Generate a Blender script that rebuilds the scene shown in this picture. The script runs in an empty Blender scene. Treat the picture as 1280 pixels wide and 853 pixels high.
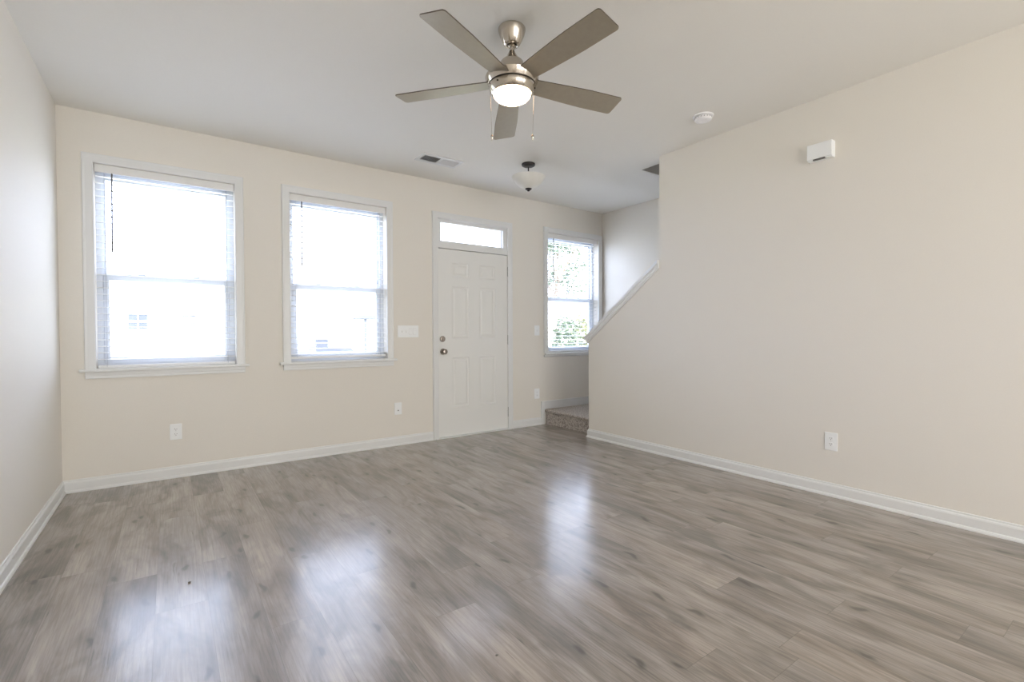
import bpy, bmesh, math, random
from mathutils import Vector, Matrix
random.seed(4)
C = bpy.context.scene.collection
sc = bpy.context.scene
PI = math.pi

# ---------------------------------------------------------------- camera, light, exposure
D, XL, XR, H = 4.64, -0.637, 3.70, 2.761     # window wall, left wall, right wall, ceiling
XW, XF = 3.85, 4.829                         # back of the stair wall, far side of the stairwell
YB = -4.2                                    # wall behind the camera
CAMZ = 1.1299
yaw, pitch, roll, FPX = 0.6193, -0.0153, -0.0044, 600.0
cd = bpy.data.cameras.new('camera'); cam = bpy.data.objects.new('camera', cd); C.objects.link(cam)
cd.sensor_width = 36; cd.sensor_fit = 'HORIZONTAL'; cd.lens = FPX / 1280 * 36; cd.clip_start = .02; cd.clip_end = 300
fw = Vector((math.sin(yaw)*math.cos(pitch), math.cos(yaw)*math.cos(pitch), math.sin(pitch)))
r0 = Vector((math.cos(yaw), -math.sin(yaw), 0)); u0 = r0.cross(fw)
r2 = r0*math.cos(roll) + u0*math.sin(roll); u2 = -r0*math.sin(roll) + u0*math.cos(roll)
m = Matrix((r2, u2, -fw)).transposed().to_4x4(); m.translation = Vector((0, 0, CAMZ))
cam.matrix_world = m; sc.camera = cam

sc.view_settings.view_transform = 'Standard'; sc.view_settings.look = 'None'
sc.view_settings.gamma = 1; sc.view_settings.use_curve_mapping = False
sc.view_settings.exposure = 0.16

w = bpy.data.worlds.new('sky'); sc.world = w; w.use_nodes = True
bg = w.node_tree.nodes['Background']
bg.inputs[0].default_value = (.69, .76, 1.0, 1); bg.inputs[1].default_value = 12.0

def light(name, kind, loc, energy, color, size=None, size_y=None, rot=None):
    l = bpy.data.lights.new(name, kind); o = bpy.data.objects.new(name, l); C.objects.link(o)
    o.location = loc; l.energy = energy; l.color = color
    if kind == 'AREA':
        l.shape = 'RECTANGLE'; l.size = size; l.size_y = size_y or size
    if rot: o.rotation_euler = rot
    return o
sun = light('sun', 'SUN', (0, -5, 12), 22.0, (1, .96, .9), rot=(math.radians(38), 0, math.radians(-28)))
sun.data.angle = math.radians(2)
# added fill light behind the camera, in front of the solid back wall
light('rear_fill', 'AREA', (1.5, YB + .12, 1.30), 130, (1, .985, .955), 3.4, 2.1, (PI/2, 0, 0))
light('side_fill', 'AREA', (XR - .06, -2.3, 1.45), 55, (.97, .98, 1), 1.8, 1.3, (PI/2, 0, math.radians(90 - 25)))   # added unseen fill aimed at the left wall; no window stands here

cyc = sc.cycles
cyc.max_bounces = 10; cyc.diffuse_bounces = 7; cyc.glossy_bounces = 4; cyc.transparent_max_bounces = 12
cyc.sample_clamp_indirect = 6; cyc.use_denoising = True
cyc.caustics_reflective = False; cyc.caustics_refractive = False

# ---------------------------------------------------------------- materials
def mat(name, col, rough=.5, metal=0, spec=.5, **kw):
    m = bpy.data.materials.new(name); m.use_nodes = True
    b = m.node_tree.nodes['Principled BSDF']
    b.inputs['Base Color'].default_value = (*col, 1); b.inputs['Roughness'].default_value = rough
    b.inputs['Metallic'].default_value = metal; b.inputs['Specular IOR Level'].default_value = spec
    for k, v in kw.items(): b.inputs[k.replace('_', ' ')].default_value = v
    return m
def noisy(name, c1, c2, scale, rough=.6, bump=0, stretch=(1, 1, 1), spec=.5, metal=0, detail=4, ramp=(.35, .65)):
    m = mat(name, c1, rough, metal, spec); nt = m.node_tree; b = nt.nodes['Principled BSDF']
    tc = nt.nodes.new('ShaderNodeTexCoord'); mp = nt.nodes.new('ShaderNodeMapping'); n = nt.nodes.new('ShaderNodeTexNoise')
    rp = nt.nodes.new('ShaderNodeValToRGB')
    mp.inputs['Scale'].default_value = stretch; n.inputs['Scale'].default_value = scale; n.inputs['Detail'].default_value = detail
    rp.color_ramp.elements[0].color = (*c1, 1); rp.color_ramp.elements[1].color = (*c2, 1)
    rp.color_ramp.elements[0].position, rp.color_ramp.elements[1].position = ramp
    nt.links.new(tc.outputs['Object'], mp.inputs[0]); nt.links.new(mp.outputs[0], n.inputs['Vector'])
    nt.links.new(n.outputs[0], rp.inputs[0]); nt.links.new(rp.outputs[0], b.inputs['Base Color'])
    if bump:
        bp = nt.nodes.new('ShaderNodeBump'); bp.inputs['Strength'].default_value = bump; bp.inputs['Distance'].default_value = .002
        nt.links.new(n.outputs[0], bp.inputs['Height']); nt.links.new(bp.outputs[0], b.inputs['Normal'])
    return m
M = {}
M['wall'] = noisy('cream_wall_paint', (.785, .755, .698), (.797, .767, .710), 160, .62, .06, spec=.3)
M['ceiling'] = noisy('ceiling_paint', (.84, .828, .79), (.85, .838, .80), 120, .8, .05, spec=.2)
M['trim'] = mat('white_trim_paint', (.77, .78, .78), .35)
M['door'] = mat('white_door_paint', (.81, .815, .80), .38)
M['vinyl'] = mat('shaded_white_vinyl', (.63, .66, .71), .35)  # white vinyl with its backlit blue-grey shade put into the colour
M['blind'] = mat('white_blind', (.82, .82, .81), .45)
M['plate'] = mat('white_plastic', (.88, .90, .91), .35)
M['socket'] = mat('slot_grey', (.16, .15, .14), .5)
M['cord'] = mat('cord_grey', (.45, .47, .5), .7)
M['wand'] = mat('clear_grey_wand', (.12, .12, .12), .35)
M['nickel'] = mat('brushed_nickel', (.54, .49, .43), .2, 1)
M['nickel_aged'] = mat('satin_nickel_hardware', (.34, .30, .27), .3, 1)
M['nickel_dark'] = mat('dark_gap', (.04, .035, .03), .5, .5)
M['blade'] = noisy('satin_silver_blade', (.36, .32, .255), (.38, .34, .27), 30, .38, 0, (1, 1, 1), metal=.25)
M['blade_edge'] = mat('blade_dark_edge', (.09, .07, .05), .5)
M['bronze'] = mat('dark_bronze', (.035, .03, .028), .4, .6)
M['hinge'] = mat('satin_hinge', (.16, .155, .15), .4, .6)
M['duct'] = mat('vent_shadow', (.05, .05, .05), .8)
M['vent'] = mat('vent_white', (.74, .74, .74), .4)
M['detector'] = mat('detector_white', (.90, .90, .92), .4)
M['carpet'] = noisy('greige_carpet', (.25, .22, .20), (.56, .515, .48), 75, .95, 1.0, spec=.1, detail=6, ramp=(.36, .56))
M['alabaster'] = noisy('alabaster_glass', (.84, .83, .76), (.90, .89, .84), 9, .3)
b = M['alabaster'].node_tree.nodes['Principled BSDF']; b.inputs['Transmission Weight'].default_value = .15; b.inputs['Roughness'].default_value = .45
def emis(name, col, s):
    m = mat(name, col, .4); b = m.node_tree.nodes['Principled BSDF']
    b.inputs['Emission Color'].default_value = (*col, 1); b.inputs['Emission Strength'].default_value = s; return m
M['lamp'] = emis('lit_frosted_glass', (1, .74, .48), 9)
def glass(name, tint, gloss=.9):
    m = bpy.data.materials.new(name); m.use_nodes = True; nt = m.node_tree; nt.nodes.clear()
    o = nt.nodes.new('ShaderNodeOutputMaterial'); mx = nt.nodes.new('ShaderNodeMixShader')
    t = nt.nodes.new('ShaderNodeBsdfTransparent'); g = nt.nodes.new('ShaderNodeBsdfGlossy')
    lw = nt.nodes.new('ShaderNodeLayerWeight'); lw.inputs[0].default_value = .5
    pw = nt.nodes.new('ShaderNodeMath'); pw.operation = 'POWER'; pw.inputs[1].default_value = 5
    ma = nt.nodes.new('ShaderNodeMath'); ma.operation = 'MULTIPLY_ADD'; ma.inputs[1].default_value = .9; ma.inputs[2].default_value = .04
    t.inputs[0].default_value = (*tint, 1); g.inputs['Roughness'].default_value = .02
    nt.links.new(lw.outputs['Facing'], pw.inputs[0]); nt.links.new(pw.outputs[0], ma.inputs[0]); nt.links.new(ma.outputs[0], mx.inputs[0])
    nt.links.new(t.outputs[0], mx.inputs[1]); nt.links.new(g.outputs[0], mx.inputs[2])
    nt.links.new(mx.outputs[0], o.inputs[0]); return m
for k in ('nickel',):
    nt = M[k].node_tree; b = nt.nodes['Principled BSDF']; tg = nt.nodes.new('ShaderNodeTangent'); tg.direction_type = 'RADIAL'; tg.axis = 'Z'
    b.inputs['Anisotropic'].default_value = .8; b.inputs['Anisotropic Rotation'].default_value = .25; nt.links.new(tg.outputs[0], b.inputs['Tangent'])
M['glass'] = glass('window_glass', (.95, .97, .98))

def floor_material():
    m = mat('oak_laminate', (.3, .25, .2), .33, 0, .5); nt = m.node_tree; b = nt.nodes['Principled BSDF']
    N = nt.nodes.new; L = nt.links.new
    def math_(op, a, b_=None, c=None):
        n = N('ShaderNodeMath'); n.operation = op
        for i, v in enumerate((a, b_, c)):
            if v is None: continue
            if isinstance(v, (int, float)): n.inputs[i].default_value = v
            else: L(v, n.inputs[i])
        return n.outputs[0]
    tc = N('ShaderNodeTexCoord'); sx = N('ShaderNodeSeparateXYZ'); L(tc.outputs['Object'], sx.inputs[0])
    W, LEN = .1825, 1.21
    px = math_('DIVIDE', math_('ADD', sx.outputs[0], 9.917), W); ip = math_('FLOOR', px)
    wn = N('ShaderNodeTexWhiteNoise'); wn.noise_dimensions = '1D'; L(ip, wn.inputs['W'])
    py = math_('ADD', math_('DIVIDE', math_('ADD', sx.outputs[1], 10.0), LEN), wn.outputs['Value']); iy = math_('FLOOR', py)
    idx = math_('ADD', math_('MULTIPLY', ip, 17.31), math_('MULTIPLY', iy, 5.17))
    w2 = N('ShaderNodeTexWhiteNoise'); w2.noise_dimensions = '1D'; L(idx, w2.inputs['W'])
    # coordinates shifted per plank so that figure never runs across a seam
    cb = N('ShaderNodeCombineXYZ'); L(math_('ADD', sx.outputs[0], math_('MULTIPLY', w2.outputs['Value'], 31.0)), cb.inputs[0])
    L(math_('ADD', sx.outputs[1], math_('MULTIPLY', w2.outputs['Value'], 57.0)), cb.inputs[1])
    L(math_('MULTIPLY', w2.outputs['Value'], 13.0), cb.inputs[2])
    def noise(sxx, syy, scale, detail=4, dist=0, rough=.55):
        mp = N('ShaderNodeMapping'); mp.inputs['Scale'].default_value = (sxx, syy, 1); L(cb.outputs[0], mp.inputs[0])
        n = N('ShaderNodeTexNoise'); n.inputs['Scale'].default_value = scale; n.inputs['Detail'].default_value = detail
        n.inputs['Distortion'].default_value = dist; n.inputs['Roughness'].default_value = rough; L(mp.outputs[0], n.inputs['Vector']); return n.outputs[0]
    def ramp(x, stops):
        r = N('ShaderNodeValToRGB'); e = r.color_ramp.elements
        while len(e) < len(stops): e.new(.5)
        for q, (p, v) in zip(e, stops): q.position = p; q.color = (*v, 1) if len(v) == 3 else v
        L(x, r.inputs[0]); return r.outputs[0]
    def mix(kind, fac, a, b_):
        n = N('ShaderNodeMix'); n.data_type = 'RGBA'; n.blend_type = kind
        if isinstance(fac, (int, float)): n.inputs[0].default_value = fac
        else: L(fac, n.inputs[0])
        for i, v in ((6, a), (7, b_)):
            if isinstance(v, tuple): n.inputs[i].default_value = (*v, 1)
            else: L(v, n.inputs[i])
        return n.outputs[2]
    base = ramp(noise(5, 1.0, 1.6, 5, .9), [(.30, (.175, .143, .118)), (.47, (.305, .262, .225)), (.66, (.40, .350, .305))])
    tone = ramp(w2.outputs['Value'], [(0, (.88, .88, .89)), (.5, (1, 1, 1)), (1, (1.06, 1.04, 1.02))])
    col = mix('MULTIPLY', 1.0, base, tone)
    # smoky grey clouds along the grain
    sm = ramp(noise(3.2, 1.1, 1.9, 3, 1.2), [(.50, (0, 0, 0)), (.68, (1, 1, 1))])
    col = mix('MIX', math_('MULTIPLY', sm, .62), col, (.135, .120, .105))
    # fine grain
    g = ramp(noise(60, 2.0, 2.2, 6, .3, .6), [(.38, (.74, .74, .74)), (.62, (1.12, 1.12, 1.12))])
    col = mix('MULTIPLY', .8, col, g)
    # cathedral figure
    wv = N('ShaderNodeTexWave'); wv.wave_type = 'RINGS'; wv.rings_direction = 'Z'
    mp = N('ShaderNodeMapping'); mp.inputs['Scale'].default_value = (9, 1.4, 1); L(cb.outputs[0], mp.inputs[0]); L(mp.outputs[0], wv.inputs['Vector'])
    wv.inputs['Scale'].default_value = 3.0; wv.inputs['Distortion'].default_value = 9; wv.inputs['Detail'].default_value = 2; wv.inputs['Detail Scale'].default_value = .6
    figmask = ramp(noise(2.0, .8, 1.3, 2), [(.52, (0, 0, 0)), (.62, (1, 1, 1))])
    fig = ramp(wv.outputs[0], [(.0, (.80, .79, .78)), (.35, (1, 1, 1))])
    col = mix('MULTIPLY', math_('MULTIPLY', figmask, .55), col, fig)
    # knots and dark checks
    mp2 = N('ShaderNodeMapping'); mp2.inputs['Scale'].default_value = (4.6, 1.5, 1)
    dn = N('ShaderNodeTexNoise'); dn.inputs['Scale'].default_value = 6; L(cb.outputs[0], dn.inputs['Vector'])
    va = N('ShaderNodeVectorMath'); va.operation = 'MULTIPLY_ADD'; L(dn.outputs['Color'], va.inputs[0]); va.inputs[1].default_value = (.10, .10, 0); L(cb.outputs[0], va.inputs[2])
    L(va.outputs[0], mp2.inputs[0])
    vo = N('ShaderNodeTexVoronoi'); vo.voronoi_dimensions = '2D'; vo.inputs['Scale'].default_value = 1.0; L(mp2.outputs[0], vo.inputs['Vector'])
    halo = ramp(vo.outputs['Distance'], [(.03, (1, 1, 1)), (.22, (0, 0, 0))])
    col = mix('MIX', math_('MULTIPLY', halo, .45), col, (.13, .112, .095))
    kn = ramp(vo.outputs['Distance'], [(.03, (1, 1, 1)), (.07, (0, 0, 0))])
    col = mix('MIX', math_('MULTIPLY', kn, .65), col, (.055, .043, .035))
    ck = ramp(noise(16, 1.5, 2.6, 3, .6), [(.68, (0, 0, 0)), (.75, (1, 1, 1))])
    col = mix('MIX', math_('MULTIPLY', ck, .6), col, (.08, .066, .055))
    # seams
    fx = math_('FRACT', px); fy = math_('FRACT', py)
    dx = math_('MULTIPLY', math_('MINIMUM', fx, math_('SUBTRACT', 1.0, fx)), W)
    dy = math_('MULTIPLY', math_('MINIMUM', fy, math_('SUBTRACT', 1.0, fy)), LEN)
    seam = math_('LESS_THAN', math_('MINIMUM', dx, dy), .0011)
    col = mix('MIX', math_('MULTIPLY', seam, .45), col, (.10, .082, .068))
    L(col, b.inputs['Base Color'])
    gb = noise(45, 1.6, 3.0, 5, .2)
    rg = N('ShaderNodeMapRange'); L(noise(1.5, 1.0, 2.0, 3), rg.inputs[0]); rg.inputs[3].default_value = .40; rg.inputs[4].default_value = .52
    L(rg.outputs[0], b.inputs['Roughness'])
    bp = N('ShaderNodeBump'); bp.inputs['Strength'].default_value = .2; bp.inputs['Distance'].default_value = .0012
    L(math_('SUBTRACT', gb, math_('MULTIPLY', seam, .8)), bp.inputs['Height']); L(bp.outputs[0], b.inputs['Normal'])
    b.inputs['Coat Weight'].default_value = .85; b.inputs['Coat Roughness'].default_value = .185; b.inputs['Coat IOR'].default_value = 1.5
    L(bp.outputs[0], b.inputs['Coat Normal'])
    return m
M['floor'] = floor_material()

# ---------------------------------------------------------------- mesh helpers
def bx(bm, x0, x1, y0, y1, z0, z1, bev=0):
    v = [bm.verts.new(p) for p in ((x0,y0,z0),(x1,y0,z0),(x1,y1,z0),(x0,y1,z0),(x0,y0,z1),(x1,y0,z1),(x1,y1,z1),(x0,y1,z1))]
    fs = [bm.faces.new([v[i] for i in q]) for q in ((0,3,2,1),(4,5,6,7),(0,1,5,4),(1,2,6,5),(2,3,7,6),(3,0,4,7))]
    if bev:
        es = list({e for f in fs for e in f.edges})
        bmesh.ops.bevel(bm, geom=es, offset=bev, segments=2, affect='EDGES', profile=.5)
def lathe(bm, prof, n=48, c=(0, 0), close=False):
    rings = []
    for r, z in prof:
        if r < 1e-6: rings.append([bm.verts.new((c[0], c[1], z))])
        else: rings.append([bm.verts.new((c[0]+r*math.cos(2*PI*k/n), c[1]+r*math.sin(2*PI*k/n), z)) for k in range(n)])
    for a, b in zip(rings, rings[1:]):
        for k in range(n):
            q = [a[k % len(a)], a[(k+1) % len(a)], b[(k+1) % len(b)], b[k % len(b)]]
            q = list(dict.fromkeys(q))
            if len(q) > 2: bm.faces.new(q)
def tube(bm, pts, r, n=10):
    pts = [Vector(p) for p in pts]; rings = []
    for i, p in enumerate(pts):
        t = (pts[min(i+1, len(pts)-1)] - pts[max(i-1, 0)]).normalized()
        a = t.cross(Vector((0, 0, 1)) if abs(t.z) < .9 else Vector((1, 0, 0))).normalized(); b = t.cross(a)
        rr = r[i] if isinstance(r, (list, tuple)) else r
        rings.append([bm.verts.new(p + (a*math.cos(2*PI*k/n) + b*math.sin(2*PI*k/n))*rr) for k in range(n)])
    for a, b in zip(rings, rings[1:]):
        for k in range(n): bm.faces.new((a[k], a[(k+1) % n], b[(k+1) % n], b[k]))
    bm.faces.new(rings[0][::-1]); bm.faces.new(rings[-1])
def prism(bm, pts, axis, a, b):
    """polygon pts in the plane across the axis (0: (y,z), 1: (x,z), 2: (x,y)), from a to b"""
    def P(p, t): return {0: (t, p[0], p[1]), 1: (p[0], t, p[1]), 2: (p[0], p[1], t)}[axis]
    A = [bm.verts.new(P(p, a)) for p in pts]; B = [bm.verts.new(P(p, b)) for p in pts]; n = len(pts)
    bm.faces.new(A); bm.faces.new(B[::-1])
    for k in range(n): bm.faces.new((A[k], B[k], B[(k+1) % n], A[(k+1) % n]))
def sheet(bm, prof, paths):
    """connect the profile copies of successive stations: paths(i) -> list of points"""
    rows = [[bm.verts.new(p) for p in row] for row in paths]
    for a, b in zip(rows, rows[1:]):
        n = len(a)
        for k in range(n): bm.faces.new((a[k], a[(k+1) % n], b[(k+1) % n], b[k]))
    return rows
def obj(name, bm, m, parent=None, smooth=False, loc=None):
    bmesh.ops.recalc_face_normals(bm, faces=bm.faces)
    me = bpy.data.meshes.new(name); bm.to_mesh(me); bm.free()
    for mm in (m if isinstance(m, (list, tuple)) else [m]): me.materials.append(M[mm] if isinstance(mm, str) else mm)
    if smooth:
        for p in me.polygons: p.use_smooth = True
        try: me.set_sharp_from_angle(angle=math.radians(35))
        except Exception: pass
    o = bpy.data.objects.new(name, me); C.objects.link(o)
    if parent: o.parent = parent
    if loc: o.location = loc
    return o
def nb(): return bmesh.new()
def tag(o, label, cat, group=None, kind=None):
    o['label'] = label; o['category'] = cat
    if group: o['group'] = group
    if kind: o['kind'] = kind
    return o
def empty(name, loc=(0, 0, 0), rz=0):
    o = bpy.data.objects.new(name, None); C.objects.link(o); o.location = loc; o.rotation_euler = (0, 0, rz); o.empty_display_size = .1
    return o
def thing(name, label, cat, loc=(0, 0, 0), rz=0, group=None): return tag(empty(name, loc, rz), label, cat, group)
def struct(o, label=None):
    o['kind'] = 'structure'
    if label: o['label'] = label
    return o
def copy_tree(o, parent=None):
    c = o.copy(); C.objects.link(c); c.parent = parent
    for ch in list(o.children): copy_tree(ch, c)
    return c

# ---------------------------------------------------------------- room shell
def wall_grid(bm, us, vs, holes, w0, w1, P):
    """slab pierced by holes; P(u, v, w) gives the point"""
    def solid(i, j):
        if i < 0 or j < 0 or i >= len(us)-1 or j >= len(vs)-1: return False
        cu, cv = (us[i]+us[i+1])/2, (vs[j]+vs[j+1])/2
        return not any(a < cu < b and c < cv < d for a, b, c, d in holes)
    V = {}
    def v(i, j, k):
        if (i, j, k) not in V: V[i, j, k] = bm.verts.new(P(us[i], vs[j], (w0, w1)[k]))
        return V[i, j, k]
    for i in range(len(us)-1):
        for j in range(len(vs)-1):
            if not solid(i, j): continue
            for k in (0, 1): bm.faces.new((v(i,j,k), v(i+1,j,k), v(i+1,j+1,k), v(i,j+1,k)))
            if not solid(i-1, j): bm.faces.new((v(i,j,0), v(i,j+1,0), v(i,j+1,1), v(i,j,1)))
            if not solid(i+1, j): bm.faces.new((v(i+1,j,0), v(i+1,j+1,0), v(i+1,j+1,1), v(i+1,j,1)))
            if not solid(i, j-1): bm.faces.new((v(i,j,0), v(i+1,j,0), v(i+1,j,1), v(i,j,1)))
            if not solid(i, j+1): bm.faces.new((v(i,j+1,0), v(i+1,j+1,0), v(i+1,j+1,1), v(i,j+1,1)))
WT = .17                                       # outer wall thickness
WZ0, WZ1 = .885, 2.392                         # window opening, bottom and top
WINS = [(-.440, .455), (.880, 1.770), (3.855, 4.745)]
DX0, DX1, DTOP = 2.329, 3.249, 2.375           # entry door opening with its transom
holes = [(a, b, WZ0, WZ1) for a, b in WINS] + [(DX0, DX1, -.01, DTOP)]
us = sorted({XL-.15, XF+.15, *[q for a in WINS for q in a], DX0, DX1}); vs = [0, WZ0, DTOP, WZ1, H]
bm = nb(); wall_grid(bm, us, vs, holes, D, D+WT, lambda u, v, w: (u, w, v)); struct(obj('wall_front', bm, 'wall'))
bm = nb(); bx(bm, XL-.15, XL, YB-.15, D, 0, H); struct(obj('wall_left', bm, 'wall'))
# right wall: full height towards the camera, knee wall with sloping top beside the stair
YE, YP, SL = 2.835, 3.758, .752                # end of the full wall, end of the knee wall, stair slope
ZC = 1.772                                     # underside of the cap at YE
bm = nb(); prism(bm, [(YB, 0), (YP, 0), (YP, ZC-SL*(YP-YE)), (YE, ZC), (YE, H), (YB, H)], 0, XR, XW); struct(obj('wall_right', bm, 'wall'))
bm = nb(); bx(bm, XF, XF+.15, YB-.15, D, 0, 5.4); struct(obj('wall_stairwell', bm, 'wall'))
bm = nb(); bx(bm, XL-.15, XF+.15, YB-.15, YB, 0, H); struct(obj('wall_back', bm, 'wall'))
d2 = struct(empty('added_door', (1.5, YB+.05, 0)))  # door added on the solid wall to frame the rear fill light
bm = nb()
for x0, x1 in ((-1.7, -1.62), (-.04, .04), (1.62, 1.7)): bx(bm, x0, x1, -.05, .03, .02, 2.35)
bx(bm, -1.7, 1.7, -.05, .03, .02, .1); bx(bm, -1.7, 1.7, -.05, .03, 2.27, 2.35); obj('door_frame', bm, 'vinyl', d2)
bm = nb(); bx(bm, -1.62, 1.62, -.02, -.012, .1, 2.27); obj('door_glass', bm, 'glass', d2)
# floor and ceiling
bm = nb(); bx(bm, XL-.15, XF+.15, YB-.15, D+.02, -.2, 0); struct(obj('floor', bm, 'floor'))
HX0, HX1, HY0, HY1 = 3.859, XF, .2, 3.17       # stairwell opening
bm = nb(); wall_grid(bm, [XL-.15, HX0, HX1, XF+.15], [YB-.15, HY0, HY1, D+WT], [(HX0, HX1, HY0, HY1)], H, H+.30, lambda u, v, w: (u, v, w)); struct(obj('ceiling', bm, 'ceiling'))
bm = nb()
bx(bm, HX0-.12, HX0, HY0-.1, HY1+.1, H+.3, 5.3); bx(bm, HX0, HX1, HY1, HY1+.1, H+.3, 5.3); bx(bm, HX0, HX1, HY0-.1, HY0, H+.3, 5.3)
struct(obj('wall_upper', bm, 'wall'))
bm = nb(); bx(bm, HX0-.12, HX1+.15, HY0-.1, HY1+.1, 5.3, 5.4); struct(obj('ceiling_upper', bm, 'ceiling'))

# baseboards: moulded profile (projection, height) with a shoe moulding
BP = [(0, 0), (.021, 0), (.021, .008), (.017, .017), (.0125, .020), (.0125, .068), (.010, .076), (.006, .080), (.005, .090), (0, .092)]
def baseboard(name, stations, m='trim'):
    """stations: list of (point on wall, outward vector scaled for the mitre)"""
    bm = nb(); rows = []
    for (x, y, z), (nx, ny) in stations: rows.append([(x+nx*p, y+ny*p, z+h) for p, h in BP])
    R = sheet(bm, BP, rows); bm.faces.new(R[0]); bm.faces.new(R[-1][::-1])
    return struct(obj(name, bm, m))
baseboard('baseboard_left', [((XL, YB, 0), (1, 0)), ((XL, D, 0), (1, -1))])
baseboard('baseboard_front', [((XL, D, 0), (1, -1)), ((2.268, D, 0), (0, -1))])
baseboard('baseboard_entry', [((3.302, D, 0), (0, -1)), ((3.742, D, 0), (0, -1))])
baseboard('baseboard_right', [((XR, YB, 0), (-1, 0)), ((XR, YP, 0), (-1, 1)), ((XR+.09, YP, 0), (0, 1))])
# stair skirt on the window wall: a short upright, then the board over the landing
LZ = .187
bm = nb()
bx(bm, 3.742, 3.800, D-.014, D, .0, LZ+.090, .002); bx(bm, 3.800, XF, D-.014, D, LZ, LZ+.090, .002)
bx(bm, 3.742, XF, D-.019, D, LZ+.088, LZ+.100, .002); struct(obj('baseboard_stair', bm, 'trim'))
baseboard('baseboard_landing', [((XF, D, LZ), (-1, -1)), ((XF, YP, LZ), (-1, 0))])

# ---------------------------------------------------------------- stairs
stair = thing('carpeted_staircase', 'greige carpeted stair landing rising behind the sloping half wall', 'stairs', (3.80, YP, 0))
bm = nb(); bx(bm, .02, XF-3.80-.002, .023, D-YP-.016, 0, LZ-.012); obj('riser', bm, 'carpet', stair)
bm = nb(); bx(bm, -.010, XF-3.80-.002, .023, D-YP-.016, LZ-.035, LZ, .014); obj('landing', bm, 'carpet', stair)
for k in range(1, 14):
    z = LZ*(k+1); y = -.25*(k-1)+.02
    bm = nb(); bx(bm, .062, XF-3.80-.002, y-.25, y, 0 if k < 6 else z-1.0, z-.03); bx(bm, .062, XF-3.80-.002, y-.25, y+.025, z-.035, z, .012)
    obj('step', bm, 'carpet', stair)

# sloping cap on the knee wall
cap = struct(empty('trim_1', (XR, YE, ZC)), 'white sloping cap rail on the stair half wall')
L1 = (YP + .042 - YE)
def slope(y): return -SL*y
bm = nb()
T = .036
y1 = L1
prism(bm, [(0, 0), (y1-.028, slope(y1-.028)), (y1, slope(y1)+T*.45), (y1, slope(y1)+T*.75), (y1-.012, slope(y1-.012)+T), (0, T)], 0, -.032, .182)
obj('cap_board', bm, 'trim', cap)
bm = nb()
prism(bm, [(0, -.045), (YP-YE+.014, slope(YP-YE+.014)-.045), (YP-YE+.024, slope(YP-YE+.024)), (0, 0)], 0, -.014, 0)
prism(bm, [(0, -.030), (YP-YE+.018, slope(YP-YE+.018)-.030), (YP-YE+.026, slope(YP-YE+.026)), (0, 0)], 0, -.022, -.012)
bx(bm, 0, .15, YP-YE, YP-YE+.014, slope(YP-YE+.014)-.045, slope(YP-YE+.014)-.001)
obj('moulding', bm, 'trim', cap)

# ---------------------------------------------------------------- windows
CASE = [(0, 0), (0, .014), (.008, .018), (.050, .018), (.060, .021), (.066, .021), (.070, .012), (.070, 0)]   # (outward, projection)
def casing(bm, x0, x1, z0, z1, y, prof, closed=False):
    cs = [((x0, z0), (-1, 0)), ((x0, z1), (-1, 1)), ((x1, z1), (1, 1)), ((x1, z0), (1, 0))]
    rows = [[(x+dx*o, y-p, z+dz*o) for o, p in prof] for (x, z), (dx, dz) in cs]
    R = sheet(bm, prof, rows); bm.faces.new(R[0]); bm.faces.new(R[-1][::-1])
def window(n, x0, x1, ears, z_mid=1.578):
    w_ = x1-x0; r = struct(empty('window_%d' % n, ((x0+x1)/2, D, WZ0))); h = WZ1-WZ0; a, b = -w_/2, w_/2
    bm = nb(); casing(bm, a, b, 0, h, 0, [(o*.94, p) for o, p in CASE]); obj('casing', bm, 'trim', r)
    bm = nb()
    e = .093 if ears else .052
    bx(bm, a-e, b+(e if ears else .052), -.048 if ears else -.030, .0, -.022, .0, .005); bx(bm, a, b, 0, .10, -.022, 0.002); obj('window_sill', bm, 'trim', r)
    bm = nb()
    q = .064
    hh = .050 if ears else .026
    bx(bm, a-q, b+(q if ears else .045), -.016, 0, -.022-hh, -.022, .002); bx(bm, a-q, b+(q if ears else .045), -.020, 0, -.030-.4*hh, -.022, .003)
    obj('apron', bm, 'trim', r)
    # jamb liner and vinyl frame
    bm = nb(); f = .034
    ya, yb = .088, .16
    bx(bm, a, a+f, ya, yb, 0, h); bx(bm, b-f, b, ya, yb, 0, h); bx(bm, a+f, b-f, ya, yb, h-f, h); bx(bm, a+f, b-f, ya, yb, 0, .03)
    bx(bm, a+f, a+f+.006, ya+.01, ya+.02, .03, h-f); bx(bm, b-f-.006, b-f, ya+.01, ya+.02, .03, h-f)
    obj('window_frame', bm, 'vinyl', r)
    zm = z_mid-WZ0
    def sash(name, z0, z1, y0, y1, s=.038, rail=.042):
        bm = nb()
        bx(bm, a+f, a+f+s, y0, y1, z0, z1, .003); bx(bm, b-f-s, b-f, y0, y1, z0, z1, .003)
        bx(bm, a+f+s, b-f-s, y0, y1, z0, z0+rail, .003); bx(bm, a+f+s, b-f-s, y0, y1, z1-rail, z1, .003)
        o = obj(name, bm, 'vinyl', r)
        bm = nb(); bx(bm, a+f+s, b-f-s, (y0+y1)/2-.003, (y0+y1)/2+.003, z0+rail, z1-rail); obj('window_pane', bm, 'glass', o)
        return o
    sash('lower_sash', .03, zm+.021, .098, .124, .038, .050); up = sash('upper_sash', zm-.030, h-f, .128, .154, .020, .050)
    bm = nb()
    for lx in (a+w_*.3, a+w_*.7): bx(bm, lx-.022, lx+.022, .094, .112, zm+.021, zm+.033, .003)
    obj('sash_lock', bm, 'vinyl', r)
    return r
window(1, *WINS[0], True); window(2, *WINS[1], True); window(3, *WINS[2], False)

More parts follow.
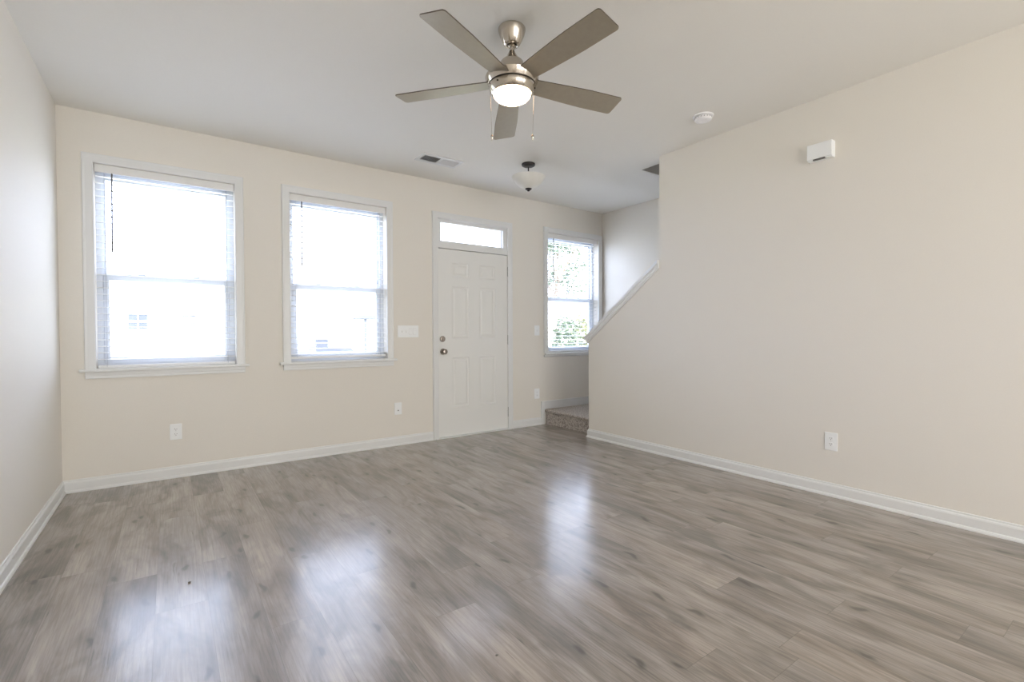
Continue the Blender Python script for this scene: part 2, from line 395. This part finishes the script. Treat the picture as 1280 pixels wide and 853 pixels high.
def blind(x0, x1, zbot, label):
    x0 += .006; x1 -= .006; w_ = x1-x0; h = WZ1-zbot
    r = thing('window_blind', label, 'window blind', ((x0+x1)/2, D+.005, WZ1-.001), 0, 'white slatted blinds hung in the front windows')
    a, b = -w_/2, w_/2; yc = .040
    bm = nb(); bx(bm, a-.002, b+.002, .000, .012, -.058, 0, .003); obj('valance', bm, 'blind', r)
    bm = nb(); bx(bm, a+.002, b-.002, .014, .066, -.045, -.001, .002); obj('head_rail', bm, 'blind', r)
    bm = nb(); z = -.082; tilt = math.radians(3)
    while z > -h+.035:
        pr = [(-.025, -.0012), (-.012, .0006), (0, .0012), (.012, .0006), (.025, -.0012), (.025, .0012), (.012, .0030), (0, .0036), (-.012, .0030), (-.025, .0012)]
        pts = [(yc + p*math.cos(tilt) - q*math.sin(tilt), z + p*math.sin(tilt) + q*math.cos(tilt)) for p, q in pr]
        prism(bm, pts, 0, a, b); z -= .0485
    obj('slats', bm, 'blind', r)
    bm = nb(); bx(bm, a, b, yc-.026, yc+.026, -h+.002, -h+.022, .004); obj('bottom_rail', bm, 'blind', r)
    for cx in (a+.052, b-.052):
        bm = nb()
        for yy in (yc-.027, yc+.027): tube(bm, [(cx, yy, -.05), (cx, yy, -h+.01)], .0013, 5)
        obj('ladder_cord', bm, 'cord', r)
    bm = nb(); wx = a+.098
    tube(bm, [(wx, .004, -.052), (wx, -.004, -.064)], .0018, 6); tube(bm, [(wx, -.004, -.062), (wx-.004, -.005, -.642)], .0050, 8)
    obj('wand', bm, 'wand', r)
    return r
blind(*WINS[0], WZ0+.001, 'white slatted blind in the leftmost and largest looking window, fully lowered')
blind(*WINS[1], WZ0+.024, 'white slatted blind in the middle window beside the door, ending above its sill')
blind(*WINS[2], WZ0+.004, 'white slatted blind in the stair window, with green shrubs showing through its slats')

# ---------------------------------------------------------------- entry door
dr = struct(empty('door_1', ((DX0+DX1)/2, D, 0)), 'white six panel front door under a narrow transom window')
a, b = (DX0-DX1)/2, (DX1-DX0)/2
bm = nb(); casing(bm, a, b, 0, DTOP, 0, [(o*.93-.006 if o else -.006, p) for o, p in CASE]); obj('casing', bm, 'trim', dr)
bm = nb()
bx(bm, a, a+.016, .045, WT, .0, DTOP); bx(bm, b-.016, b, .045, WT, .0, DTOP); bx(bm, a, b, .0, WT, DTOP-.012, DTOP)
bx(bm, a-.001, b+.001, -.006, WT, 2.052, 2.118, .003)                      # transom bar
bx(bm, a, a+.055, .012, .055, 2.118, DTOP-.012, .003); bx(bm, b-.055, b, .012, .055, 2.118, DTOP-.012, .003)
bx(bm, a+.055, b-.055, .012, .055, DTOP-.044, DTOP-.012, .003); bx(bm, a+.055, b-.055, .012, .055, 2.118, 2.138, .003)
bx(bm, a+.055, a+.068, .04, .07, 2.138, DTOP-.044); bx(bm, b-.068, b-.055, .04, .07, 2.138, DTOP-.044)
obj('door_frame', bm, 'trim', dr)
bm = nb(); bx(bm, a+.055, b-.055, .050, .056, 2.138, DTOP-.044); obj('transom_glass', bm, 'glass', dr)
# slab with six moulded panels
S0, S1, SZ0, SZ1 = a+.007, b-.005, .014, 2.047
cx0 = (DX0+DX1)/2
px = [(2.508-cx0, 2.722-cx0), (2.858-cx0, 3.072-cx0)]; pz = [(.325, .872), (1.085, 1.648), (1.752, 1.905)]
bm = nb(); y0 = .003
xs = sorted({S0, S1, *[q for p in px for q in p]}); zs = sorted({SZ0, SZ1, *[q for p in pz for q in p]})
for i in range(len(xs)-1):
    for j in range(len(zs)-1):
        X0, X1, Z0, Z1 = xs[i], xs[i+1], zs[j], zs[j+1]
        if any(p[0] <= X0+1e-6 and X1 <= p[1]+1e-6 for p in px) and any(p[0] <= Z0+1e-6 and Z1 <= p[1]+1e-6 for p in pz):
            rings = [[bm.verts.new(q) for q in ((X0+o, y0+dp, Z0+o), (X1-o, y0+dp, Z0+o), (X1-o, y0+dp, Z1-o), (X0+o, y0+dp, Z1-o))]
                     for o, dp in ((0, 0), (.006, .007), (.014, .009), (.026, .009), (.040, .0025))]
            for A, B in zip(rings, rings[1:]):
                for k in range(4): bm.faces.new((A[k], A[(k+1) % 4], B[(k+1) % 4], B[k]))
            bm.faces.new(rings[-1])
        else: bm.faces.new([bm.verts.new(q) for q in ((X0, y0, Z0), (X1, y0, Z0), (X1, y0, Z1), (X0, y0, Z1))])
for q in (((S0,y0,SZ0),(S0,y0+.044,SZ0),(S0,y0+.044,SZ1),(S0,y0,SZ1)), ((S1,y0,SZ0),(S1,y0+.044,SZ0),(S1,y0+.044,SZ1),(S1,y0,SZ1)),
          ((S0,y0,SZ1),(S1,y0,SZ1),(S1,y0+.044,SZ1),(S0,y0+.044,SZ1)), ((S0,y0,SZ0),(S1,y0,SZ0),(S1,y0+.044,SZ0),(S0,y0+.044,SZ0)),
          ((S0,y0+.044,SZ0),(S1,y0+.044,SZ0),(S1,y0+.044,SZ1),(S0,y0+.044,SZ1))):
    bm.faces.new([bm.verts.new(p) for p in q])
bmesh.ops.remove_doubles(bm, verts=bm.verts, dist=1e-5)
slab = obj('door_slab', bm, 'door', dr)
def ylathe(bm, prof, cx, cz, n=28):
    """turned about the y axis; prof (radius, y)"""
    b2 = nb(); lathe(b2, [(r, y) for r, y in prof], n)
    mm = Matrix.Translation((cx, 0, cz)) @ Matrix(((1,0,0,0),(0,0,1,0),(0,1,0,0),(0,0,0,1)))
    b2.transform(mm); me = bpy.data.meshes.new('t'); b2.to_mesh(me); b2.free(); bm.from_mesh(me); bpy.data.meshes.remove(me)
bm = nb(); ylathe(bm, [(0, y0), (.033, y0), (.033, y0-.006), (.028, y0-.011), (.012, y0-.013), (.011, y0-.032), (.018, y0-.040), (.027, y0-.050), (.028, y0-.058), (.024, y0-.066), (.010, y0-.069), (0, y0-.069)], 2.394-cx0, .940)
k_ = obj('door_knob', bm, 'nickel_aged', slab, True)
bm = nb(); ylathe(bm, [(0, y0), (.032, y0), (.032, y0-.008), (.027, y0-.014), (.010, y0-.016), (0, y0-.016)], 2.390-cx0, 1.076)
db = obj('deadbolt', bm, 'nickel_aged', slab, True)
bm = nb(); bx(bm, 2.390-cx0-.004, 2.390-cx0+.004, y0-.030, y0-.014, 1.076-.017, 1.076+.017, .002); obj('thumb_turn', bm, 'nickel_aged', db)
for hz in (1.858, 1.058, .207):
    bm = nb(); tube(bm, [(b-.001, -.008, hz-.050), (b-.001, -.008, hz+.050)], .0065, 10)
    bx(bm, b-.003, b+.0005, -.006, .01, hz-.048, hz+.048)
    for zz in (hz-.053, hz+.053): lathe(bm, [(0, zz-.004), (.0075, zz-.002), (.0075, zz+.002), (0, zz+.004)], 10, (b-.001, -.008))
    obj('hinge', bm, 'hinge', dr, True)
bm = nb(); bx(bm, a-.03, b+.03, -.030, WT, .0005, .011, .003); obj('threshold', bm, 'trim', dr)
bm = nb(); bx(bm, a, b, .050, .060, .011, 2.052); obj('weather_strip', bm, 'nickel_dark', dr)

# ---------------------------------------------------------------- wall plates
def plate_base(bm, w_, h_): bx(bm, -w_/2, w_/2, -.006, 0, -h_/2, h_/2, .0025)
def outlet(label, loc, rz, kind='duplex', w_=.080, h_=.124):
    r = thing('wall_outlet', label, 'outlet', loc, rz)
    bm = nb(); plate_base(bm, w_, h_); obj('cover_plate', bm, 'plate', r)
    if kind == 'duplex':
        for s in (-1, 1):
            bm = nb()
            pts = [(.0170*math.cos(t)*1.0, max(-.0135, min(.0135, .0175*math.sin(t)))+s*.0195) for t in [2*PI*k/20 for k in range(20)]]
            prism(bm, pts, 1, -.0085, -.004); so = obj('socket_face', bm, 'plate', r)
            bm = nb()
            for x in (-.0064, .0064): bx(bm, x-.0012, x+.0012, -.0090, -.0080, s*.0195+.0005, s*.0195+.0085)
            ylathe(bm, [(0, -.0091), (.0026, -.0091), (.0026, -.008)], 0, s*.0195-.006, 10)
            obj('slot', bm, 'socket', so)
        bm = nb(); ylathe(bm, [(0, -.0075), (.003, -.007), (.0035, -.005)], 0, 0, 12); obj('screw', bm, 'vent', r)
    return r
outlet('white duplex outlet low on the wall below the leftmost window', (.030, D, .364), 0)
outlet('white duplex outlet low on the long blank right wall', (XR, 1.408, .378), -PI/2)
outlet('white outlet low on the wall beside the carpeted stair', (3.679, D, .388), 0)
jk = thing('cable_jack', 'small white wall plate low between the middle window and the door', 'wall plate', (1.880, D, .373))
bm = nb(); plate_base(bm, .078, .122); obj('cover_plate', bm, 'plate', jk)
bm = nb(); bx(bm, -.012, .012, -.0085, -.004, -.030, .012, .0015); so = obj('jack_insert', bm, 'plate', jk)
bm = nb(); bx(bm, -.006, .006, -.0092, -.0083, -.024, -.014); obj('jack_port', bm, 'socket', so)
sw = thing('switch_plate', 'wide white light switch plate between the middle window and the door', 'light switch', (1.996, D, 1.158))
bm = nb(); plate_base(bm, .228, .122); obj('cover_plate', bm, 'plate', sw)
def toggle(p, x):
    bm = nb(); bx(bm, x-.0052, x+.0052, -.0068, -.005, -.012, .012); obj('toggle_slot', bm, 'vent', p)
    bm = nb(); prism(bm, [(-.006, -.008), (-.016, .006), (-.015, .011), (-.006, .003)], 0, x-.004, x+.004); obj('toggle', bm, 'plate', p)
def rocker(p, x):
    bm = nb(); bx(bm, x-.0175, x+.0175, -.0066, -.005, -.034, .034); obj('rocker_surround', bm, 'vent', p)
    bm = nb(); prism(bm, [(-.005, -.032), (-.0115, -.032), (-.0070, 0), (-.0085, .032), (-.005, .032)], 0, x-.016, x+.016); obj('rocker', bm, 'plate', p)
toggle(sw, -.069); toggle(sw, -.023); rocker(sw, .023); rocker(sw, .069)
s2 = thing('switch_plate', 'small white light switch on the wall between the door and the stair window', 'light switch', (3.684, D, 1.168))
bm = nb(); plate_base(bm, .078, .122); obj('cover_plate', bm, 'plate', s2); toggle(s2, 0)

# door chime box
ch = thing('door_chime', 'white rectangular door chime box high on the right wall', 'door chime', (XR, 1.472, 2.378), -PI/2)
bm = nb(); bx(bm, -.078, .078, -.055, 0, -.050, .054, .003); obj('chime_cover', bm, 'plate', ch)
bm = nb(); bx(bm, -.076, .076, -.045, -.0, -.057, -.0485, .001); obj('chime_base', bm, 'plate', ch)
bm = nb(); bx(bm, -.040, .034, -.0535, -.038, -.0590, -.0500); obj('chime_grille', bm, 'hinge', ch)

# smoke detector
sd = thing('smoke_detector', 'round white smoke detector on the ceiling near the right wall', 'smoke detector', (3.285, 2.12, H))
bm = nb(); lathe(bm, [(0, -.001), (.074, -.001), (.074, -.008), (.069, -.012), (.060, -.013)], 40); lathe(bm, [(.060, -.013), (.060, -.002), (0, -.002)], 40); obj('mounting_base', bm, 'detector', sd, True)
bm = nb(); lathe(bm, [(.056, -.013), (.062, -.017), (.063, -.027), (.055, -.036), (.034, -.041), (.030, -.039), (.012, -.039), (0, -.040)], 40); lathe(bm, [(.056, -.013), (0, -.013)], 40); body = obj('detector_body', bm, 'detector', sd, True)
bm = nb()
for k in range(18):
    t = 2*PI*k/18; c_, s_ = math.cos(t), math.sin(t)
    b2 = [(-.0018, .0600), (.0018, .0600), (.0018, .0634), (-.0018, .0634)]
    prism(bm, [(x*-s_ + r*c_, x*c_ + r*s_) for x, r in b2], 2, -.026, -.019)
obj('grille_slot', bm, 'hinge', body)

# ceiling register
cv = thing('ceiling_vent', 'white ceiling air register above the wall between the windows', 'air vent', (2.083, 4.083, H))
bm = nb(); fr = [(-.205, -.100, .205, .100), (-.176, -.062, .176, .062)]
for x0, x1, yy0, yy1 in ((-.205, .205, -.105, -.062), (-.205, .205, .062, .105), (-.205, -.176, -.062, .062), (.176, .205, -.062, .062), (-.010, .010, -.062, .062)):
    bx(bm, x0, x1, yy0, yy1, -.007, 0)
obj('register_frame', bm, 'vent', cv)
for (x0, x1, sgn) in ((-.176, -.010, -1), (.010, .176, 1)):
    bm = nb(); x = x0+.006
    while x < x1-.003:
        dx_ = .0085*sgn
        prism(bm, [(x-dx_, -.001), (x-dx_+.0012, -.001), (x+dx_+.0012, -.012), (x+dx_, -.012)], 1, -.062, .062); x += .0128
    obj('louvres', bm, 'vent', cv)
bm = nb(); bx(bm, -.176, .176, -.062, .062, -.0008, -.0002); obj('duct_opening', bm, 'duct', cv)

# ---------------------------------------------------------------- entry light
el = thing('ceiling_light', 'unlit alabaster bowl light hanging from the ceiling by the door', 'ceiling light', (2.826, 3.68, H))
bm = nb(); lathe(bm, [(0, -.001), (.064, -.001), (.066, -.008), (.062, -.019), (.052, -.024), (0, -.025)], 36); obj('canopy', bm, 'bronze', el, True)
bm = nb(); tube(bm, [(0, 0, -.030), (0, 0, -.24)], .0065, 14); lathe(bm, [(0, -.078), (.012, -.080), (.012, -.092), (0, -.094)], 16); obj('stem', bm, 'bronze', el, True)
bm = nb()
outer = [(.028, -.238), (.060, -.230), (.092, -.213), (.120, -.190), (.142, -.161), (.155, -.135), (.161, -.126)]
inner = [(.158, -.124), (.149, -.135), (.136, -.160), (.115, -.186), (.088, -.208), (.058, -.224), (.028, -.232)]
lathe(bm, outer+inner+[outer[0]], 56); obj('glass_bowl', bm, 'alabaster', el, True)
bm = nb(); lathe(bm, [(0, -.228), (.030, -.230), (.032, -.240), (.026, -.247), (.014, -.248), (.011, -.251), (.014, -.256), (.010, -.262), (0, -.264)], 28); obj('finial', bm, 'bronze', el, True)

# ---------------------------------------------------------------- ceiling fan
fan = thing('ceiling_fan', 'brushed nickel ceiling fan with five silver blades and a lit bowl lamp', 'ceiling fan', (1.509, 2.106, H))
z = lambda q: q - H
bm = nb(); lathe(bm, [(0, -.001), (.0715, -.001), (.0735, -.005), (.0730, -.011), (.067, -.035), (.055, -.062), (.044, -.083), (.038, -.089), (.030, -.091), (.026, -.086), (.0, -.085)], 48)
can = obj('canopy', bm, 'nickel', fan, True)
for k in range(3):
    bm = nb(); t = 2*PI*k/3 + 1.0; lathe(bm, [(0, -.087), (.005, -.088), (.005, -.094), (0, -.096)], 10, (.024*math.cos(t), .024*math.sin(t)))
    obj('canopy_screw', bm, 'nickel_dark', can)
bm = nb(); tube(bm, [(0, 0, -.080), (0, 0, z(2.62))], .0125, 20); lathe(bm, [(0, -.088), (.017, -.089), (.019, -.094), (.013, -.100), (0, -.100)], 24); obj('downrod', bm, 'nickel', fan, True)
bm = nb(); lathe(bm, [(0, z(2.642)), (.014, z(2.642)), (.019, z(2.630)), (.032, z(2.608)), (.048, z(2.592)), (.054, z(2.584)), (0, z(2.584))], 40); obj('coupling_cover', bm, 'nickel', fan, True)
bm = nb(); lathe(bm, [(0, z(2.585)), (.057, z(2.585)), (.060, z(2.581)), (.061, z(2.560)), (.064, z(2.535)), (.072, z(2.512)), (.092, z(2.504)), (.132, z(2.507)), (.141, z(2.502)), (.1435, z(2.494)), (.140, z(2.484)), (.134, z(2.472)), (.126, z(2.460)), (0, z(2.460))], 64)
mh = obj('motor_housing', bm, 'nickel', fan, True)
bm = nb(); lathe(bm, [(0, z(2.4605)), (.1215, z(2.4605)), (.1215, z(2.4525)), (0, z(2.4525))], 64); obj('vent_gap', bm, 'nickel_dark', fan, True)
bm = nb(); lathe(bm, [(0, z(2.452)), (.125, z(2.452)), (.126, z(2.448)), (.120, z(2.430)), (.111, z(2.415)), (.106, z(2.411)), (.101, z(2.413)), (0, z(2.414))], 64)
lk = obj('light_kit', bm, 'nickel', fan, True)
for k in range(3):
    bm = nb(); t = 2*PI*k/3 - .75; c_, s_ = math.cos(t), math.sin(t)
    tube(bm, [(c_*.112, s_*.112, z(2.437)), (c_*.126, s_*.126, z(2.437))], .004, 10)
    obj('glass_screw', bm, 'nickel_dark', lk)
bm = nb(); lathe(bm, [(0, z(2.415)), (.100, z(2.415))]+[(.101*math.cos(t), z(2.413)-.046*math.sin(t)) for t in [PI/2*k/10 for k in range(11)]][:-1]+[(0, z(2.370))], 56)
obj('glass_bowl', bm, 'lamp', fan, True)
# blades: rounded planks, slightly tapering to the root, with a dark edge
def blade(ang, dz, dp):
    L0, L1_, ch0, ch1, th = .088, .662, .098, .143, .0055
    bm = nb(); out = []
    n = 12
    def half(x):
        t = (x-L0)/(L1_-L0); return (ch0 + (ch1-ch0)*min(1, t*1.6)**.8)/2
    up = [(x, half(x)) for x in [L0+(L1_-.018-L0)*k/n for k in range(n+1)]]
    r_ = .016
    tip = [(L1_-r_+r_*math.sin(t), ch1/2-r_+r_*math.cos(t)) for t in [PI/2*k/4 for k in range(1, 5)]]
    pts = up + tip + [(x, -y_) for x, y_ in reversed(up+tip)]
    prism(bm, pts, 2, -th/2, th/2)
    for f in bm.faces:
        f.material_index = 0 if len(f.verts) > 4 else 1
    o = obj('blade', bm, ['blade', 'blade_edge'], fan)
    pit = -.19 + dp
    d = Vector((math.cos(ang), math.sin(ang), 0)); t = Vector((-math.sin(ang), math.cos(ang), 0))
    droop = math.atan2(dz, .66)
    X = d*math.cos(droop) + Vector((0, 0, 1))*math.sin(droop)
    Y = t*math.cos(pit) + Vector((0, 0, 1))*math.sin(pit); Z = X.cross(Y).normalized(); Y = Z.cross(X)
    mm = Matrix((X, Y, Z)).transposed().to_4x4(); mm.translation = Vector((0, 0, z(2.478)))
    o.matrix_local = mm
    bm = nb()                                               # blade iron on top of the blade, bolted through
    prism(bm, [(.060, -.022), (.060, .022), (.150, .034), (.178, .020), (.178, -.020), (.150, -.034)], 2, .0035, .0075)
    obj('blade_iron', bm, 'nickel', o)
    return o
for ang, dz, dp in ((-156.3, .008-.013, .01), (-86.2, .017-.013, -.024), (-12.4, .004-.013, -.025), (59.2, -.018-.013, .002), (129.0, .012-.013, .021)):
    blade(math.radians(ang), dz, dp)
# pull chains at both sides of the lamp
for s, ln, zt in ((-1, 2.187, 2.44), (1, 2.187, 2.44)):
    cx, cy = r0.x*.1045*s, r0.y*.1045*s
    bm = nb(); tube(bm, [(cx*.98, cy*.98, z(zt)), (cx*1.10, cy*1.10, z(zt-.006)), (cx*1.12, cy*1.12, z(zt-.02)), (cx*1.12*.93, cy*1.12*.93, z(ln))], .0011, 6)
    pc = obj('pull_chain', bm, 'nickel', fan, True)
    fx, fy = cx*1.12*.93, cy*1.12*.93
    bm = nb(); lathe(bm, [(0, z(ln+.012)), (.004, z(ln+.010)), (.0085, z(ln)), (.0085, z(ln-.006)), (.004, z(ln-.013)), (.003, z(ln-.020)), (0, z(ln-.022))], 16, (fx, fy)); obj('chain_fob', bm, 'nickel', pc, True)

# specks lying on the floor
for (sx_, sy_, r_, lb) in ((.059, 2.623, .0065, 'tiny dark speck of debris on the floor before the leftmost window'), (.92, 1.391, .0045, 'tiny dark crumb on the floor in the foreground, right of the bright reflection')):
    bm = nb(); bmesh.ops.create_icosphere(bm, subdivisions=2, radius=r_)
    for v in bm.verts: v.co.z *= .55; v.co.x *= 1+.3*math.sin(9*v.co.y/r_)
    zmin = min(v.co.z for v in bm.verts)
    tag(obj('debris_speck', bm, 'socket', None, True, (sx_, sy_, -zmin)), lb, 'debris')

# ---------------------------------------------------------------- outside
GZ = -.45
M['grass'] = noisy('dry_lawn', (.36, .38, .26), (.46, .47, .34), 3, .9, .4)
M['asphalt'] = noisy('asphalt', (.28, .28, .28), (.34, .34, .34), 8, .9, .2)
M['concrete'] = noisy('concrete', (.5, .49, .46), (.56, .55, .52), 5, .8, .1)
M['siding'] = mat('pale_siding', (.80, .80, .78), .6)
M['siding2'] = mat('cream_siding', (.78, .75, .68), .6)
M['roof'] = noisy('grey_shingles', (.42, .41, .40), (.50, .49, .48), 20, .9, .3)
M['porch_shade'] = mat('shaded_porch', (.055, .06, .075), .7)  # shadow under the porch put into the colour of its roof and posts
M['darkglass'] = mat('dark_window_glass', (.055, .06, .07), .1, 0, .25)
M['leaf'] = noisy('leaves', (.055, .075, .045), (.10, .125, .075), 6, .6)
M['leaf2'] = noisy('yellow_green_leaves', (.13, .14, .07), (.20, .20, .10), 6, .6)
M['bark'] = noisy('bark', (.16, .12, .09), (.24, .19, .14), 20, .9, .5, (1, 1, .2))
M['carpaint'] = mat('white_car_paint', (.78, .78, .78), .2, 0, .5)
M['tyre'] = mat('tyre_rubber', (.03, .03, .03), .8)
bm = nb(); bx(bm, -40, 60, D+WT, 80, GZ-.3, GZ); struct(obj('ground', bm, 'grass'))
bm = nb(); bx(bm, -40, 60, 10.6, 17.5, GZ, GZ+.012); struct(obj('street', bm, 'asphalt'))
bm = nb(); bx(bm, -6, 5.6, D+WT+1.7, 10.6, GZ, GZ+.014); struct(obj('bounce_drive', bm, 'concrete'))  # pale concrete added to bounce daylight onto the front ceiling
bm = nb(); bx(bm, 5.6, 14, 5.6, 7.5, GZ, GZ+.014); struct(obj('bounce_walk', bm, 'concrete'))  # strip added to reflect more light up through the stair window
st = tag(empty('front_stoop', ((DX0+DX1)/2, D+WT, 0)), 'low concrete stoop outside the front door, glimpsed beneath the door light', 'stoop')
st['kind'] = 'structure'
bm = nb(); bx(bm, -.9, .9, .01, 1.3, GZ, -.03, .01); obj('slab', bm, 'concrete', st)
bm = nb(); bx(bm, -.6, .6, 1.31, 1.62, GZ, -.22, .01); obj('step', bm, 'concrete', st)

def house(x0, x1, y0, label, wallm, wins, door, porch=None, hgt=5.4):
    r = thing('neighbour_house', label, 'house', ((x0+x1)/2, y0, GZ), 0)
    w_ = (x1-x0)/2; dep = 9
    bm = nb(); bx(bm, -w_, w_, 0, dep, 0, hgt); 
    zz = .2
    while zz < hgt-.1: bx(bm, -w_-.01, w_+.01, -.025, 0, zz, zz+.012); zz += .2
    prism(bm, [(0, hgt), (dep, hgt), (dep/2, hgt+2.2)], 0, -w_, w_)
    obj('wall', bm, wallm, r)
    bm = nb()
    for s in (0, 1):
        ya, yb = (-.5, dep/2) if s == 0 else (dep+.5, dep/2)
        prism(bm, [(ya, hgt-.25), (yb, hgt+2.2), (yb, hgt+2.35), (ya, hgt-.1)], 0, -w_-.4, w_+.4)
    obj('roof', bm, 'roof', r)
    for wx, wz, ww, wh in wins:
        bm = nb()
        for q in ((wx-ww/2-.08, wx-ww/2, wz-.08, wz+wh+.08), (wx+ww/2, wx+ww/2+.08, wz-.08, wz+wh+.08), (wx-ww/2, wx+ww/2, wz-.08, wz), (wx-ww/2, wx+ww/2, wz+wh, wz+wh+.08), (wx-ww/2, wx+ww/2, wz+wh/2-.03, wz+wh/2+.03), (wx-.03, wx+.03, wz, wz+wh)):
            bx(bm, q[0], q[1], -.06, -.026, q[2], q[3])
        f = obj('window', bm, 'trim', r)
        bm = nb(); bx(bm, wx-ww/2, wx+ww/2, -.034, -.027, wz, wz+wh); obj('window_pane', bm, 'darkglass', f)
    bm = nb(); bx(bm, door-.5, door+.5, -.06, -.026, .1, 2.25, .01); obj('door', bm, 'door', r)
    if porch:
        pa, pb, pz = porch
        bm = nb(); prism(bm, [(-1.9, pz), (0, pz), (0, pz+.9), (-1.9, pz+.18)], 0, pa, pb); obj('porch_roof', bm, 'porch_shade', r)
        for q in (pa+.15, (pa+pb)/2, pb-.15):
            bm = nb(); bx(bm, q-.07, q+.07, -1.8, -1.66, 0, pz, .01); obj('porch_post', bm, 'porch_shade', r)
    return r
house(-9, 4.4, 36, 'pale sided house across the street with a gridded window, seen through the leftmost window', 'siding',
      [(.78, 1.95, .9, .85), (3.3, 2.0, .7, .8), (-3.4, 1.9, 1.1, 1.0)], 5.2)
house(7.5, 20, 36, 'cream house with a porch on posts, seen through the middle window', 'siding2',
      [(1.2, 1.1, 1.1, 1.4), (4, 1.1, 1.1, 1.4), (0, 4.0, 1, 1.0)], -2.6, (-3.2, -1.35, 2.7))
house(24, 37, 36, 'white house farthest right across the street, behind the shrubs', 'siding', [(-3, 1.1, 1.1, 1.4), (2, 1.1, 1.1, 1.4)], 0)

# parked car
car = thing('parked_car', 'white car parked at the kerb, seen low through the middle window', 'car', (2.4, 12.0, GZ+.012))
body = [(-2.2, .30), (-2.25, .62), (-2.15, .90), (-1.9, .98), (-1.45, 1.02), (-.95, 1.38), (.35, 1.42), (.85, 1.36), (1.35, 1.02), (1.85, .94), (2.15, .80), (2.22, .45), (2.15, .28)]
prof = []
prof = body[:]
for cx in (1.38, -1.38):
    prof += [(cx+.36*math.cos(t), .28+.36*math.sin(t)) for t in [PI*k/8 for k in range(9)]]
bm = nb(); prism(bm, prof, 1, -.85, .85); bmesh.ops.triangulate(bm, faces=[f for f in bm.faces if len(f.verts) > 4])
obj('car_body', bm, 'carpaint', car)
bm = nb()
for s in (-1, 1):
    for pts in ([(-1.30, 1.03), (-.88, 1.33), (-.25, 1.36), (-.25, 1.03)], [(-.17, 1.03), (-.17, 1.36), (.35, 1.36), (.78, 1.31), (1.18, 1.03)]):
        prism(bm, pts, 1, s*.851, s*.862)
prism(bm, [(.90, 1.335), (1.33, 1.03), (1.345, 1.045), (.915, 1.35)], 1, -.74, .74)
obj('car_window', bm, 'darkglass', car)
for cx in (1.38, -1.38):
    for s in (-1, 1):
        bm = nb(); ylathe(bm, [(0, s*.70), (.30, s*.70), (.32, s*.74), (.32, s*.84), (.29, s*.87), (.20, s*.87), (.19, s*.85), (0, s*.85)], cx, .32, 24); wh = obj('wheel', bm, 'tyre', car, True)
        bm = nb(); ylathe(bm, [(0, s*.878), (.06, s*.876), (.18, s*.865), (.19, s*.853), (0, s*.853)], cx, .32, 20); obj('hubcap', bm, 'nickel', wh, True)
for ya in (-.75, .40):
    bm = nb(); bx(bm, 2.16, 2.24, ya, ya+.35, .66, .76, .02); obj('headlight', bm, 'vent', car)
car.scale = (1, 1, 1.08)

def foliage(bm, c, rad, n, leaf, rnd):
    for _ in range(n):
        u_, v_ = rnd.uniform(-1, 1), rnd.uniform(0, 2*PI); q = math.sqrt(1-u_*u_); rr = rnd.uniform(.55, 1)
        p = Vector((c[0]+rad[0]*q*math.cos(v_)*rr, c[1]+rad[1]*q*math.sin(v_)*rr, c[2]+rad[2]*u_*rr))
        a_ = Vector((rnd.uniform(-1, 1), rnd.uniform(-1, 1), rnd.uniform(-1, 1))).normalized(); b_ = a_.cross(Vector((rnd.uniform(-1, 1), rnd.uniform(-1, 1), .3))).normalized()
        s = leaf*rnd.uniform(.7, 1.3)
        bm.faces.new([bm.verts.new(p+k) for k in (-a_*s, b_*s*.5, a_*s, -b_*s*.5)])
def plain_obj(name, bm, m, parent):
    me = bpy.data.meshes.new(name); bm.to_mesh(me); bm.free(); me.materials.append(M[m]); o = bpy.data.objects.new(name, me); C.objects.link(o); o.parent = parent; return o
rnd = random.Random(7)
for sx_, sy_, rad, hh, mname, lb in ((7.35, 8.2, .42, 1.85, 'leaf', 'dark green rounded shrub outside the stair window, nearest its left edge'),
                              (8.30, 8.7, .44, 1.95, 'leaf2', 'yellowish green shrub outside the stair window, between two darker ones'),
                              (9.35, 9.3, .42, 1.75, 'leaf', 'dark green shrub outside the stair window, farthest right behind the half wall')):
    r = thing('shrub', lb, 'shrub', (sx_, sy_, GZ), 0, 'shrubs outside the stair window')
    bm = nb(); foliage(bm, (0, 0, hh*.60), (rad, rad, hh*.55), 1600, .05, rnd); plain_obj('foliage', bm, mname, r)
    bm = nb()
    for k in range(5):
        t = 2*PI*k/5; tube(bm, [(0, 0, -.02), (.12*math.cos(t), .12*math.sin(t), hh*.4), (.3*math.cos(t), .3*math.sin(t), hh*.8)], [.02, .015, .006], 6)
    obj('stem', bm, 'bark', r)
tr = thing('street_tree', 'leafy tree beyond the shrubs, seen high through the stair window', 'tree', (11.6, 13.4, GZ))
bm = nb()
for cx, cy, cz, rr in ((0, 0, 4.2, 1.25), (-.9, .3, 3.5, .8), (.9, -.2, 3.7, .9), (.1, .2, 5.2, .9), (-.5, -.5, 4.8, .7)): foliage(bm, (cx, cy, cz), (rr, rr, rr*.8), 330, .085, rnd)
plain_obj('foliage', bm, 'leaf', tr)
bm = nb(); tube(bm, [(0, 0, -.02), (.05, 0, 1.5), (0, .05, 3.2), (.05, 0, 4.8)], [.14, .11, .08, .03], 10)
for k in range(5):
    t = 2*PI*k/5; tube(bm, [(0, 0, 2.2+.3*k), (.5*math.cos(t), .5*math.sin(t), 3.0+.3*k), (.9*math.cos(t), .9*math.sin(t), 3.6+.3*k)], [.05, .035, .015], 6)
obj('trunk', bm, 'bark', tr)
